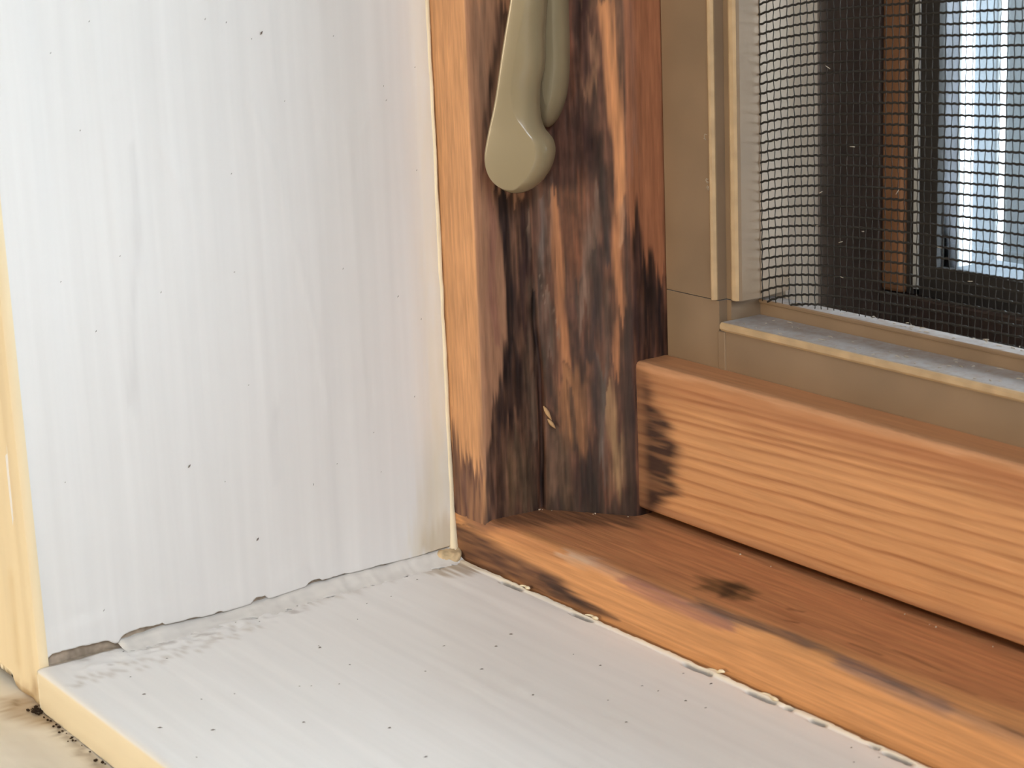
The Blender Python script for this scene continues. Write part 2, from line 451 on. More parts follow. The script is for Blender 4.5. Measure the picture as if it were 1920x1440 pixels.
def wood_mat(name, scale, rough=0.55, amount=0.55, gain=1.0, spec=0.3):
    m, nt, b = new_mat(name)
    at = node(nt, 'ShaderNodeAttribute', attribute_name='Col')
    g1 = noise_node(nt, scale, 2.5, 0.65)
    lo = 1.0 - amount * 0.55; hi = 1.0 + amount * 0.45
    f = ramp(nt, g1, [(0.30, (lo, lo, lo)), (0.70, (hi, hi, hi))])
    c = mix(nt, 'MULTIPLY', 1.0, at.outputs['Color'], f)
    c = mix(nt, 'MULTIPLY', 1.0, c, (gain, gain, gain))
    nt.links.new(c, b.inputs['Base Color'])
    b.inputs['Roughness'].default_value = rough
    b.inputs['Specular IOR Level'].default_value = spec
    bump(nt, b, g1, 0.5, 0.12)
    return m


def paint_mat(name, scale, strength=0.35, dist=0.06, rough=0.45):
    m, nt, b = new_mat(name)
    at = node(nt, 'ShaderNodeAttribute', attribute_name='Col')
    g = noise_node(nt, scale, 2.0, 0.5)
    f = ramp(nt, g, [(0.25, (0.965, 0.965, 0.965)), (0.75, (1.02, 1.02, 1.02))])
    nt.links.new(mix(nt, 'MULTIPLY', 1.0, at.outputs['Color'], f), b.inputs['Base Color'])
    b.inputs['Roughness'].default_value = rough
    b.inputs['Specular IOR Level'].default_value = 0.35
    bump(nt, b, g, strength, dist)
    return m


def plain_mat(name, rgb, rough=0.5, spec=0.4, nscale=(400, 400, 400), var=0.12, bstr=0.0, bdist=0.05, metal=0.0):
    m, nt, b = new_mat(name)
    c = tuple(float(v) for v in lin(rgb))
    g = noise_node(nt, nscale, 1.0, 0.6)
    lo, hi = 1 - var, 1 + var
    f = ramp(nt, g, [(0.3, (lo, lo, lo)), (0.7, (hi, hi, hi))])
    nt.links.new(mix(nt, 'MULTIPLY', 1.0, c, f), b.inputs['Base Color'])
    b.inputs['Roughness'].default_value = rough
    b.inputs['Specular IOR Level'].default_value = spec
    b.inputs['Metallic'].default_value = metal
    if bstr: bump(nt, b, g, bstr, bdist)
    return m


def dusty_mat(name, rgb, dust, amount=0.8):
    """coated metal with dust lying on the faces that look up"""
    m, nt, b = new_mat(name)
    c = tuple(float(v) for v in lin(rgb)); d = tuple(float(v) for v in lin(dust))
    g = noise_node(nt, (900, 900, 900), 2.5, 0.7)
    base = mix(nt, 'MULTIPLY', 1.0, c, ramp(nt, noise_node(nt, (120, 120, 120), 1.0), [(0.3, (0.9, 0.9, 0.9)), (0.7, (1.08, 1.08, 1.08))]))
    geo = node(nt, 'ShaderNodeNewGeometry'); sep = node(nt, 'ShaderNodeSeparateXYZ')
    nt.links.new(geo.outputs['Normal'], sep.inputs[0])
    up = ramp(nt, sep.outputs['Z'], [(0.75, (0, 0, 0)), (0.95, (1, 1, 1))])
    dn = ramp(nt, g, [(0.30, (0.45, 0.45, 0.45)), (0.62, (1, 1, 1))])
    fac = mix(nt, 'MULTIPLY', 1.0, up, dn)
    fac = mix(nt, 'MULTIPLY', 1.0, fac, (amount, amount, amount))
    bw = node(nt, 'ShaderNodeRGBToBW'); nt.links.new(fac, bw.inputs[0])
    nt.links.new(mix(nt, 'MIX', bw.outputs[0], base, d), b.inputs['Base Color'])
    b.inputs['Roughness'].default_value = 0.5
    b.inputs['Specular IOR Level'].default_value = 0.4
    bump(nt, b, g, 0.15, 0.05)
    return m


M_STILE = wood_mat('weathered_stained_wood', (1500, 1500, 130), amount=0.42)
M_SILLWOOD = wood_mat('sill_wood', (70, 1500, 1500), amount=0.35)
M_RAIL = wood_mat('rail_wood', (60, 1300, 1300), amount=0.2)
M_JAMB = paint_mat('brushed_white_paint', (60, 700, 22))
M_SILL = paint_mat('white_sill_paint', (35, 700, 500), 0.25, 0.05)
M_CASING = paint_mat('cream_casing_paint', (500, 500, 60), 0.2, 0.05)
M_STOOL = paint_mat('cream_stool_paint', (60, 400, 400), 0.3, 0.06)
M_BEAD = plain_mat('cream_paint_edge', (240, 224, 192), 0.45, 0.35, (900, 900, 300), 0.05, 0.3, 0.06)
M_CAULK = plain_mat('dirty_old_caulk', (176, 160, 142), 0.8, 0.2, (900, 900, 900), 0.25, 0.7, 0.25)
M_FILLET = plain_mat('smeared_white_caulk', (224, 220, 214), 0.6, 0.3, (700, 350, 700), 0.05, 0.5, 0.15)
M_DIRT = plain_mat('dark_dirt', (52, 40, 30), 0.9, 0.1)
M_SPECK = plain_mat('grey_specks', (126, 118, 112), 0.9, 0.1)
M_GRIT = plain_mat('pale_grit', (196, 180, 160), 0.8, 0.2)
M_LEVER = plain_mat('stone_enamel', (146, 131, 102), 0.18, 0.6, (150, 150, 150), 0.03)
M_SCREEN = dusty_mat('stone_coated_aluminium', (132, 110, 87), (160, 157, 158))
M_WIRE = plain_mat('charcoal_fibreglass', (34, 31, 28), 0.6, 0.25)
M_LINT = plain_mat('lint', (190, 180, 165), 0.9, 0.1)
M_OUTERJAMB = plain_mat('beige_outer_jamb', (248, 232, 210), 0.5, 0.3, (300, 300, 30), 0.12)
M_SASH = plain_mat('dark_sash', (70, 56, 50), 0.5, 0.3, (500, 500, 60), 0.2)
M_BEADWOOD = plain_mat('brown_glazing_bead', (132, 92, 64), 0.5, 0.3, (500, 500, 60), 0.2)
M_GASKET = plain_mat('black_gasket', (40, 38, 38), 0.6, 0.3)
M_SPACER = plain_mat('grey_spacer', (170, 172, 172), 0.4, 0.5)
M_GREY = plain_mat('weathered_grey_cladding', (72, 73, 78), 0.6, 0.3, (500, 500, 160), 0.35)
M_WHITE = plain_mat('white_cladding', (236, 240, 244), 0.5, 0.3)
M_PALE = plain_mat('pale_grey_cladding', (84, 90, 96), 0.5, 0.3, (600, 600, 60), 0.12)
M_SLATE = plain_mat('slate_cladding', (36, 42, 46), 0.6, 0.3)
M_ROOM = plain_mat('cream_plaster', (224, 221, 214), 0.8, 0.2, (3, 3, 3), 0.02)
M_FLOOR = plain_mat('oak_floor', (160, 140, 118), 0.5, 0.3, (3, 30, 3), 0.12)
M_GROUND = plain_mat('outside_ground', (96, 100, 84), 0.9, 0.1, (2, 2, 2), 0.2)

m, nt, b = new_mat('clear_glass')
nt.nodes.remove(b)
out = nt.nodes['Material Output']
tr = node(nt, 'ShaderNodeBsdfTransparent'); tr.inputs[0].default_value = (0.93, 0.96, 0.96, 1)
gl = node(nt, 'ShaderNodeBsdfGlossy'); gl.inputs['Roughness'].default_value = 0.02
fr = node(nt, 'ShaderNodeFresnel'); fr.inputs[0].default_value = 1.45
ms = node(nt, 'ShaderNodeMixShader')
nt.links.new(fr.outputs[0], ms.inputs[0]); nt.links.new(tr.outputs[0], ms.inputs[1]); nt.links.new(gl.outputs[0], ms.inputs[2])
nt.links.new(ms.outputs[0], out.inputs[0])
M_GLASS = m

# ------------------------------------------------------------------ the room around the window (behind the camera)
RX0, RX1, RY0, RZ0, RZ1 = -1500.0, 1900.0, -3000.0, -900.0, 1600.0


def shell(name, lo, hi, mat, label):
    o = box(name, lo, hi, mat, None, 0)
    return tag(o, label, 'floor' if name == 'floor' else 'ceiling' if name == 'ceiling' else 'wall', kind='structure')


shell('floor', (RX0, RY0, RZ0 - 60), (RX1, 120, RZ0), M_FLOOR, 'oak floor of the room far below the window')
shell('ceiling', (RX0, RY0, RZ1), (RX1, 120, RZ1 + 60), M_ROOM, 'cream ceiling of the room above the window')
shell('wall_left', (RX0 - 60, RY0, RZ0), (RX0, 120, RZ1), M_ROOM, 'cream side wall of the room beyond the casing')
shell('wall_right', (RX1, RY0, RZ0), (RX1 + 60, 120, RZ1), M_ROOM, 'cream side wall of the room opposite the jamb')
shell('wall_front', (RX0, RY0 - 60, RZ0), (RX1, RY0, RZ1), M_ROOM, 'cream wall of the room facing the window')
wall = tag(empty('wall_back', (0, 0, 0)), 'cream outer wall around the window opening', 'wall', kind='structure')
box('wall_panel', (RX0, -50, RZ0), (-16, 70, RZ1), M_ROOM, wall, 0)
box('wall_panel', (WIN_W, -50, RZ0), (RX1, 70, RZ1), M_ROOM, wall, 0)
box('wall_panel', (-16, -50, WIN_H), (WIN_W, 70, RZ1), M_ROOM, wall, 0)
box('wall_panel', (-16, -50, RZ0), (WIN_W, 70, -14), M_ROOM, wall, 0)
tag(box('ground', (-9000, 200, -1500), (9000, 16000, -1400), M_GROUND, None, 0), 'grey green ground outside beyond the window', 'ground', kind='structure')

# ------------------------------------------------------------------ white jamb (the big painted panel)
jamb = tag(empty('trim_1', (0, 0, 0)), 'white brush-painted window jamb, the tall panel beside the stained wood', 'jamb', kind='structure')
ys = np.concatenate([np.arange(-59.3, -0.9, 0.42), [-0.55, -0.2]])
FIL_END = -49.2       # from here to the corner a smear of caulk covers the joint


def fillet_h(y):
    return np.interp(y, [-60, -49.4, -49.0, -43, -36, -28, -20, -5, 0], [0, 0, 0.75, 1.05, 0.75, 1.0, 1.45, 1.35, 1.7])


def gap_w(y):
    g = np.interp(y, [-60, -58.6, -57.5, -54, -50.6, -49.6, -49.2, -48.6, -46, -43.2, -42.9, -38.4, -38.0, -35.2, -34.9, -31, -30.6, -28.9, -28.6, -23.2, -22.6, -21.0, -20.6, -17, -16.6, -12, -8, -4, 0],
                  [0.5, 0.7, 1.35, 1.4, 1.15, 0.45, 0.06, 0.42, 0.50, 0.36, 0.10, 0.22, 0.07, 0.24, 0.04, 0.06, 0.48, 0.44, 0.05, 0.05, 0.42, 0.36, 0.10, 0.2, 0.05, 0.10, 0.03, 0.10, 0.05])
    return np.where(y < -49.4, g, g * 1.5) + (fnoise(y * 1.6, y * 0, 3) - 0.5) * 0.3 * (g > 0.09)


zs_rel = np.concatenate([np.linspace(0, 2, 8)[:-1], np.arange(2, 82, 0.55), [90, 110, 150, 250, 450, WIN_H]])
Y, Zr = np.meshgrid(ys, zs_rel, indexing='ij')
zb = fillet_h(ys) + gap_w(ys)
Zv = np.where(Zr < 4, zb[:, None] + Zr * (4 - zb[:, None]) / 4, Zr)
# brush marks: long shallow ridges, a few curved runs
H = (fnoise(Y * 1.4, Zv * 0.025, 41) - 0.5) * 0.035 + (vnoise(Y * 0.35, Zv * 0.02, 45) - 0.5) * 0.10
RUNS = [([(-26.0, 64.2), (-23.1, 54.2), (-20.9, 44.0), (-19.0, 34.3), (-18.4, 24.5)], 0.55, 0.10),
        ([(-39.9, 64.3), (-36.6, 55.8), (-33.2, 46.4)], 0.6, 0.07),
        ([(-22.6, 75.3), (-22.8, 67.7), (-21.5, 60)], 0.4, 0.07),
        ([(-18.6, 74.4), (-16.6, 62.0), (-15.6, 50)], 0.5, 0.06),
        ([(-30, 80), (-29, 66), (-27.2, 57)], 0.7, 0.05), ([(-13, 60), (-12.4, 40), (-12.6, 22)], 0.6, 0.05),
        ([(-46, 80), (-45, 60), (-44.5, 45)], 0.7, 0.05), ([(-34, 40), (-33, 24), (-33.2, 12)], 0.5, 0.05)]
fy, fz = Y.ravel(), Zv.ravel()
h = H.ravel()
for pts, w, a in RUNS:
    d = seg_dist(fy + (vnoise(fz * 0.2, fy * 0, 77) - 0.5) * 0.5, fz, pts, False)
    h = h + a * 0.8 * np.exp(-(d / (w * 0.5)) ** 2)
# low smear of filler just above the joint
sm = seg_dist(fy, fz, [(-58, 2.6), (-52, 2.6), (-44, 2.4), (-34, 1.6), (-24, 2.0)], False)
h = h + 0.14 * smooth(2.3, 1.5, sm + (vnoise(fy * 0.5, fz * 0.4, 5) - 0.5) * 1.2) * smooth(-59, -57, fy)
h = h * smooth(-59.6, -58.2, fy)
h = h + 0.20 * smooth(-3.4, -0.6, fy)
c = np.tile(lin((236, 234, 231)), (len(fy), 1)) * (1 + (fnoise(fy * 0.8, fz * 0.03, 61) - 0.5)[:, None] * 0.05)
c = paint(c, fy, fz, JAMB_MARKS, 3, 1.2, 4.0)
P = np.stack([h, fy, fz], -1)
nu, nv = Y.shape
P = P.reshape(nu, nv, 3); c = c.reshape(nu, nv, 3)
# return under the bottom edge, and thickness at the room side
low = P[:, :1].copy(); low[:, :, 0] = -0.8
P = np.concatenate([low, P], 1); c = np.concatenate([c[:, :1] * 0.9, c], 1)
P2 = P[:1].copy(); P2[:, :, 0] = -7
P3 = P[-1:].copy(); P3[:, :, 0] = -2.5
P = np.concatenate([P2, P, P3], 0); c = np.concatenate([c[:1], c, c[-1:]], 0)
nu, nv = P.shape[:2]
mesh_obj('painted_panel', P.reshape(-1, 3), grid_faces(nu, nv), M_JAMB, jamb, c.reshape(-1, 3))
box('joint_backing', (-6, -59.0, -1.5), (-0.55, 0, 4.0), M_CAULK, jamb, 0)
# the curled edge of paint where the panel meets the wood
zz = np.arange(1.2, 92, 0.45)
prof = []
nb = 9
for k in range(nb):
    an = math.pi * k / (nb - 1)
    prof.append((math.cos(an), math.sin(an)))
Vb = []
for z in np.concatenate([zz, [150, 400, WIN_H]]):
    w = 0.34 + 0.10 * (fnoise(z * 0.12, 0.0, 15) - 0.5) * 2 + 0.04 * (vnoise(z * 1.7, 0.0, 16) - 0.5)
    hh = 0.36 + 0.08 * (fnoise(z * 0.5, 3.0, 25) - 0.5) * 2
    cy = -0.32 + 0.08 * (fnoise(z * 0.3, 7.0, 35) - 0.5) * 2
    if z < 7: w += (7 - z) * 0.07; hh += (7 - z) * 0.06
    for cx, sx in prof:
        Vb.append((sx * hh + 0.05, cy + cx * w, z))
n = len(zz) + 3
mesh_obj('curled_paint_edge', Vb, grid_faces(n, nb), M_BEAD, jamb)
# caulk lump filling the bottom corner
bm = bmesh.new()
bmesh.ops.create_icosphere(bm, subdivisions=4, radius=1.0)
for v in bm.verts:
    q = v.co.copy()
    k = 1 + 0.55 * (fnoise(np.float64(q.x * 2.2 + q.z * 1.3 + 5), np.float64(q.y * 2.2 - q.z * 1.7 + 9), 8, 4) - 0.5) * 2
    v.co = Vector((0.0 + q.x * 2.0 * k, -1.3 + q.y * 2.2 * k, 0.1 + q.z * 1.5 * k)) * MM
me = bpy.data.meshes.new('corner_caulk'); bm.to_mesh(me); bm.free()
me.polygons.foreach_set('use_smooth', [True] * len(me.polygons)); me.materials.append(plain_mat('dirty_cream_caulk', (196, 172, 136), 0.7, 0.2, (900, 900, 900), 0.3, 0.9, 0.3))
link(bpy.data.objects.new('corner_caulk', me), jamb)

# ------------------------------------------------------------------ white sill with its nose
sill = tag(empty('trim_2', (0, 0, 0)), 'white painted window sill with warm light tinted into its front edge, the wide flat board', 'sill', kind='structure')
path = [(-59.9, -5.1), (-59.9, -0.45), (-59.75, -0.12), (-59.4, 0.0), (-0.45, 0.0), (-0.4, -0.3), (-0.4, -3.0)]
tpath = np.concatenate([np.linspace(-5.1, -0.45, 8), [-0.12]])
prow = [(-59.9, z) for z in np.linspace(-5.1, -0.45, 9)] + [(-59.78, -0.14)]
prow += [(y, 0.0) for y in np.concatenate([np.arange(-59.45, -2.0, 0.5), np.arange(-2.0, -0.44, 0.085)])]
prow += [(-0.42, -0.12), (-0.40, -0.6), (-0.40, -3.5)]
prow = np.array(prow)
xs = np.concatenate([[0.35], np.arange(0.8, 104, 0.5), [112, 125, 150, 220, 350, WIN_W]])
Xg, Kg = np.meshgrid(xs, np.arange(len(prow)), indexing='ij')
Yg = prow[Kg, 0].copy(); Zg = prow[Kg, 1].copy()
top = (Kg > 9) & (Kg < len(prow) - 3)
back = Kg >= len(prow) - 3
ragged = (fnoise(Xg * 0.35, 0 * Xg, 71) - 0.5) * 0.5 + (vnoise(Xg * 1.9, 0 * Xg, 72) - 0.5) * 0.16
near = smooth(-3.0, -0.4, Yg)
Yg = Yg + np.where(top | back, ragged * near, 0)
Zt = (fnoise(Xg * 0.05, Yg * 0.9, 81) - 0.5) * 0.10
# rough patch of old filler next to the jamb
rp = seg_dist(Xg.ravel(), Yg.ravel(), [(3.0, -55), (3.2, -45), (3.4, -36), (3.0, -28)], False).reshape(Xg.shape)
rough_m = smooth(3.6, 1.2, rp)
Zt = Zt + rough_m * ((fnoise(Xg * 1.6, Yg * 0.9, 91, 4) - 0.5) * 0.55)
# thick lip of paint along the wood, broken in places
lip = smooth(-1.3, -0.7, Yg) * 0.20 * (0.45 + 1.0 * fnoise(Xg * 0.16, 0 * Xg, 95))
slot = np.zeros_like(Xg)
for x0, x1, yo in ((12.5, 16.6, -1.2), (27.5, 31.2, -1.2), (49.0, 53.4, -1.3), (59.8, 63.8, -1.25), (65.6, 66.4, -1.0), (69.8, 71.6, -1.1), (78.5, 79.3, -1.0), (80.5, 84, -1.15)):
    run = smooth(x0 - 0.3, x0 + 0.4, Xg) * smooth(x1 + 0.3, x1 - 0.4, Xg)
    yl = yo + (fnoise(Xg * 0.8, 0 * Xg, 98) - 0.5) * 0.35 + 0.10 * (Xg - x0) / (x1 - x0)
    slot = np.maximum(slot, run * np.exp(-((Yg - yl) / 0.28) ** 4))
lip = lip * (1 - slot) - slot * 1.3
Zg = Zg + np.where(top, Zt + lip, 0)
Zg = Zg + np.where(Kg == len(prow) - 3, Zt + lip, 0)
fx_, fy_ = Xg.ravel(), Yg.ravel()
c = np.tile(lin((243, 240, 236)), (len(fx_), 1)) * (1 + (fnoise(fx_ * 0.04, fy_ * 0.7, 62) - 0.5)[:, None] * 0.05)
nosec = (Kg <= 8).ravel()
c[nosec] = lin((240, 226, 196))  # same white paint; warm room light on the nose put into its colour
cm = paint(c.copy(), fx_, fy_, SILL_MARKS, 13, 1.0, 4.0, vertical=False)
c = np.where(nosec[:, None], c, cm)
pits = (rough_m * smooth(0.60, 0.74, fnoise(Xg * 1.3, Yg * 0.55, 97, 3))).ravel()[:, None]
c = c * (1 - 0.45 * pits) + lin((140, 124, 108)) * 0.45 * pits
lipc = (np.where(top, lip, 0) / 0.20).ravel()[:, None].clip(0, 1)
c = c * (1 - 0.7 * lipc) + lin((246, 232, 206)) * 0.7 * lipc
sl_ = (np.clip(slot, 0, 1) ** 0.4 * top).ravel()[:, None] * 0.8
c = c * (1 - sl_) + lin((112, 90, 66)) * sl_
Ps = np.stack([Xg, Yg, Zg], -1)
nu, nv = Xg.shape
Pl = Ps[:1].copy(); Pl[:, :, 2] -= 5.0
Ps = np.concatenate([Pl, Ps], 0); cc = c.reshape(nu, nv, 3); cc = np.concatenate([cc[:1], cc], 0)
mesh_obj('sill_board', Ps.reshape(-1, 3), grid_faces(nu + 1, nv), M_SILL, sill, cc.reshape(-1, 3))
box('joint_floor', (-4, -59.2, -3), (0.6, -0.2, -0.12), M_CAULK, sill, 0)
# smeared caulk rising from the sill to the jamb
yy = np.arange(-49.2, 0.1, 0.35)
prof_n = 12
Vf = []
for y in yy:
    hh = float(fillet_h(y)) * (1 + 0.25 * (fnoise(y * 0.8, 1.0, 55) - 0.5))
    wx = 1.9 + 1.3 * fnoise(y * 0.30, 4.0, 56) + 0.4 * vnoise(y * 1.7, 1.0, 57)
    for k in range(prof_n):
        t = k / (prof_n - 1)
        x = -1.5 + (wx + 1.5) * t
        tt = max(0.0, (x + 0.05) / (wx + 0.05))
        z = hh * (1 - tt) ** 1.7 - 0.03 * t
        z += (fnoise(x * 1.8, y * 1.2, 58) - 0.5) * 0.35 * (1 - t) * min(1, hh)
        Vf.append((x, y, z))
mesh_obj('caulk_smear', Vf, grid_faces(len(yy), prof_n), M_FILLET, sill)
# loose flakes of paint standing on the back edge of the sill
for fx0, fy0, L, ang, rise in ((16.6, -0.1, 2.4, 0.35, 0.35), (30.6, -0.1, 2.8, 0.25, 0.35), (53.6, -0.1, 3.2, 0.30, 0.8), (62.6, -0.2, 3.0, 0.1, 0.2)):
    pts = []
    for k in range(9):
        t = k / 8 - 0.5
        pts.append((fx0 + L * t, fy0 - 0.35 + 0.35 * math.sin((t + 0.5) * 5) * (1 if t < 0.2 else 0.4), 0.16 + rise * smooth(-0.1, 0.42, np.float64(t)) * 0.8))
    V, F = tube(pts, [0.08, 0.14, 0.16, 0.17, 0.18, 0.2, 0.24, 0.22, 0.1], 7)
    mesh_obj('paint_flake', V, F, M_BEAD, sill)
# dark specks of dust on the paint
mb = MB()


def speck(p, n_ax, L, w, ang):
    u = np.array([[1, 0, 0], [0, 1, 0], [0, 0, 1]], float)
    a_ = u[(n_ax + 1) % 3]; b_ = u[(n_ax + 2) % 3]; n_ = u[n_ax]
    d1 = (math.cos(ang) * a_ + math.sin(ang) * b_) * L / 2; d2 = (-math.sin(ang) * a_ + math.cos(ang) * b_) * w / 2
    p = np.array(p, float)
    V = [p + d1, p + d2, p - d1, p - d2, p + n_ * w * 0.6 + d1 * 0.3, p + n_ * w * 0.6 - d1 * 0.3]
    mb.add(V, [(0, 1, 4), (1, 5, 4), (1, 2, 5), (2, 3, 5), (3, 4, 5), (3, 0, 4), (0, 3, 2, 1)])


for x, y in [(30.3, -14.6), (28.3, -11.0), (35.0, -19.9), (43.1, -8.9), (44.9, -19.8), (57.2, -8.0), (55.4, -2.8), (57.4, -16.5), (50.7, -37.8), (15.8, -53.3), (25.5, -56.0), (29.9, -51.8), (34.6, -43.2), (16.7, -30.8), (42.0, -36.8)]:
    speck((x, y, 0.06), 2, random.uniform(0.35, 0.65), 0.17, random.uniform(0.9, 1.5))
for k in range(42):
    speck((random.uniform(2, 95), random.uniform(-58, -2), 0.06), 2, random.uniform(0.2, 0.4), 0.1, random.uniform(0.6, 1.8))
tag(mb.build('dust_specks', M_SPECK, sill), kind='stuff')
mb = MB()
for k in range(30):
    speck((0.06, random.uniform(-58, -2), random.uniform(4, 78)), 0, random.uniform(0.18, 0.42), 0.09, random.uniform(0.4, 1.2))
for y, z in [(-29.5, 9.2), (-24, 71.5), (-38, 20.5)]:
    speck((0.12, y, z), 0, 0.6, 0.25, 0.8)
tag(mb.build('dust_specks', M_SPECK, jamb), kind='stuff')

# ------------------------------------------------------------------ cream casing beside the jamb and the lower stool
casing = tag(empty('trim_3', (0, 0, 0)), 'cream yellow casing strip standing in front of the white jamb', 'casing', kind='structure')
xs = np.concatenate([np.arange(-40, 0.0, 0.8), [-0.15, 0.05]])
zs = np.concatenate([np.arange(-4.9, 60, 0.9), [70, 100, 200, 400, WIN_H]])
Xg, Zg = np.meshgrid(xs, zs, indexing='ij')
fx_, fz_ = Xg.ravel(), Zg.ravel()
bottom = -4.9 + 1.6 * smooth(-7.6, -9.2, fx_)
fz_ = np.where(fz_ < -4.8, bottom, fz_)
c = np.tile(lin((242, 224, 188)), (len(fx_), 1))
c = paint(c, fx_, fz_, CASING_MARKS, 31, 0.8, 2.0)
yv = -59.5 + 0.25 * np.exp(-((fx_ + 3.6) / 0.9) ** 2) - 0.12 * smooth(-0.6, 0.05, fx_) * -1 + (fnoise(fx_ * 1.2, fz_ * 0.05, 39) - 0.5) * 0.15
P = np.stack([fx_, yv, fz_], -1).reshape(*Xg.shape, 3)
E0 = P[:, :1].copy(); E0[:, :, 1] = -52
E1 = P[-1:].copy(); E1[:, :, 1] = -52
c = c.reshape(*Xg.shape, 3)
P = np.concatenate([E0, P], 1); c = np.concatenate([c[:, :1], c], 1)
E1 = P[-1:].copy(); E1[:, :, 1] = -58.2
P = np.concatenate([P, E1], 0); c = np.concatenate([c, c[-1:]], 0)
mesh_obj('casing_board', P.reshape(-1, 3), grid_faces(*P.shape[:2]), M_CASING, casing, c.reshape(-1, 3))
box('casing_core', (-40, -58.6, -2.5), (-7.2, -50, WIN_H), M_CAULK, casing, 0)

stool = tag(empty('trim_4', (0, 0, 0)), 'dirty cream ledge below the sill nose and the casing', 'ledge', kind='structure')
xs = np.concatenate([[-120, -60], np.arange(-42, 60, 0.6), [80, 140, 300, WIN_W]])
yv = np.concatenate([[-112, -100], np.arange(-92, -57.9, 0.5), [-52]])
Xg, Yg = np.meshgrid(xs, yv, indexing='ij')
fx_, fy_ = Xg.ravel(), Yg.ravel()
c = np.tile(lin((240, 230, 212)), (len(fx_), 1))
c = paint(c, fx_, fy_, STOOL_MARKS, 33, 0.8, 1.6)
zt = -5.2 + (fnoise(fx_ * 0.6, fy_ * 0.6, 34) - 0.5) * 0.25
P = np.stack([fx_, fy_, zt], -1).reshape(*Xg.shape, 3); c = c.reshape(*Xg.shape, 3)
E0 = P[:, :1].copy(); E0[:, :, 2] = -22
P = np.concatenate([E0, P], 1); c = np.concatenate([c[:, :1], c], 1)
mesh_obj('ledge_board', P.reshape(-1, 3), grid_faces(*P.shape[:2]), M_STOOL, stool, c.reshape(-1, 3))
mb = MB()
for k in range(60):
    t = random.random()
    if k < 26: x, y = random.gauss(0.2, 0.55), -60.3 + random.gauss(-0.1, 0.35)
    else: x, y = t * 26, -60.25 - abs(random.gauss(0, 0.35))
    r = random.uniform(0.08, 0.28 if k < 26 else 0.2)
    bm = bmesh.new(); bmesh.ops.create_icosphere(bm, subdivisions=1, radius=r)
    V = [np.array(v.co) * (1 + random.uniform(-0.3, 0.3)) * np.array([1.3, 1, 0.7]) + np.array([x, y, -5.05 + r * 0.3]) for v in bm.verts]
    F = [tuple(v.index for v in f.verts) for f in bm.faces]; bm.free()
    mb.add(V, F)
tag(mb.build('dirt_crumbs', M_DIRT, stool, False), kind='stuff')

# ------------------------------------------------------------------ wooden window frame
win = tag(empty('window_1', (0, 0, 0)), 'wooden casement window frame with dark water stains and mould', 'window', kind='structure')
# upright: front strip, side face, splayed face, inner face (plan profile)
PB_, PC_, PD_ = (8.0, 0.0), (9.0, 8.3), (19.8, 15.6)
t, xy, nrm = resample([(0.0, 0.0), PB_, PC_, PD_, (19.8, 21.1)], 0.2, 0.55)
s_true = t
zs = np.concatenate([np.arange(6.2, 84, 0.32), [90, 100, 130, 200, 400, WIN_H]])
Sg, Zg = np.meshgrid(s_true, zs, indexing='ij')
S, Z = Sg.ravel(), Zg.ravel()
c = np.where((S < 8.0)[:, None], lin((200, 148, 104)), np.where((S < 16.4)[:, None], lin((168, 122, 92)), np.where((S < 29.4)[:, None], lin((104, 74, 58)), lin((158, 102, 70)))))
c = c * (0.94 + 0.12 * fnoise(S * 1.5, Z * 0.05, 4)[:, None])
c = paint(c, S, Z, STILE_MARKS, 1, 0.9, 5.0)
# fine streaks of grain inside the weathered part
streak = (fnoise(S * 2.6, Z * 0.16, 6, 4) - 0.5) * 1.2 + (fnoise(S * 1.1, Z * 0.5, 7, 4) - 0.5) * 0.9
dark = smooth(0.18, 0.05, c.mean(1))
c = c * (1 + streak * (0.10 + 0.85 * dark) * np.where(S < 8, 0.5, 1))[:, None]
c = c * (1 - 0.32 * smooth(0.16, 0.03, c.mean(1)) * (S > 8))[:, None]
c = c.clip(0.004, 1)
disp = streak * 0.12 * (0.10 + dark)
crack = np.exp(-((S - 16.3 - (vnoise(Z * 0.12, 0 * Z, 12) - 0.5) * 0.7) / 0.28) ** 2) * smooth(46, 24, Z) * 1.1
disp = disp - crack + np.exp(-((S - 17.4) / 0.6) ** 2) * 0.25 * smooth(40, 22, Z)
XY = np.repeat(xy[:, None, :], len(zs), 1).reshape(-1, 2) + np.repeat(nrm[:, None, :], len(zs), 1).reshape(-1, 2) * disp[:, None]
P = np.concatenate([XY, Z[:, None]], 1).reshape(len(t), len(zs), 3)
c = c.reshape(len(t), len(zs), 3)
ext = []
for x, y in ((19.8, 30.0), (-6.0, 30.0), (-6.0, 0.0)):
    q = P[:1].copy(); q[:, :, 0] = x; q[:, :, 1] = y; ext.append(q)
P = np.concatenate([P] + ext, 0); c = np.concatenate([c] + [c[:1]] * 3, 0)
mesh_obj('frame_upright', P.reshape(-1, 3), grid_faces(*P.shape[:2], close_u=True), M_STILE, win, c.reshape(-1, 3))
up_ob = bpy.context.scene.objects['frame_upright']
# splinter lifting beside the crack
for z0, L, dx in ((20.4, 1.8, 0.25), (19.0, 1.2, 0.7), (44.6, 1.5, -3.0)):
    pts = [(9.6 + dx + 0.25 * k, 8.2 + 0.12 * k + dx * 0.6, z0 + L * (0.5 - k / 4)) for k in range(5)]
    V, F = tube(pts, [0.08, 0.26, 0.30, 0.2, 0.05], 5)
    mesh_obj('splinter', V, F, plain_mat('raw_splinter', (176, 142, 104), 0.8, 0.2), up_ob)

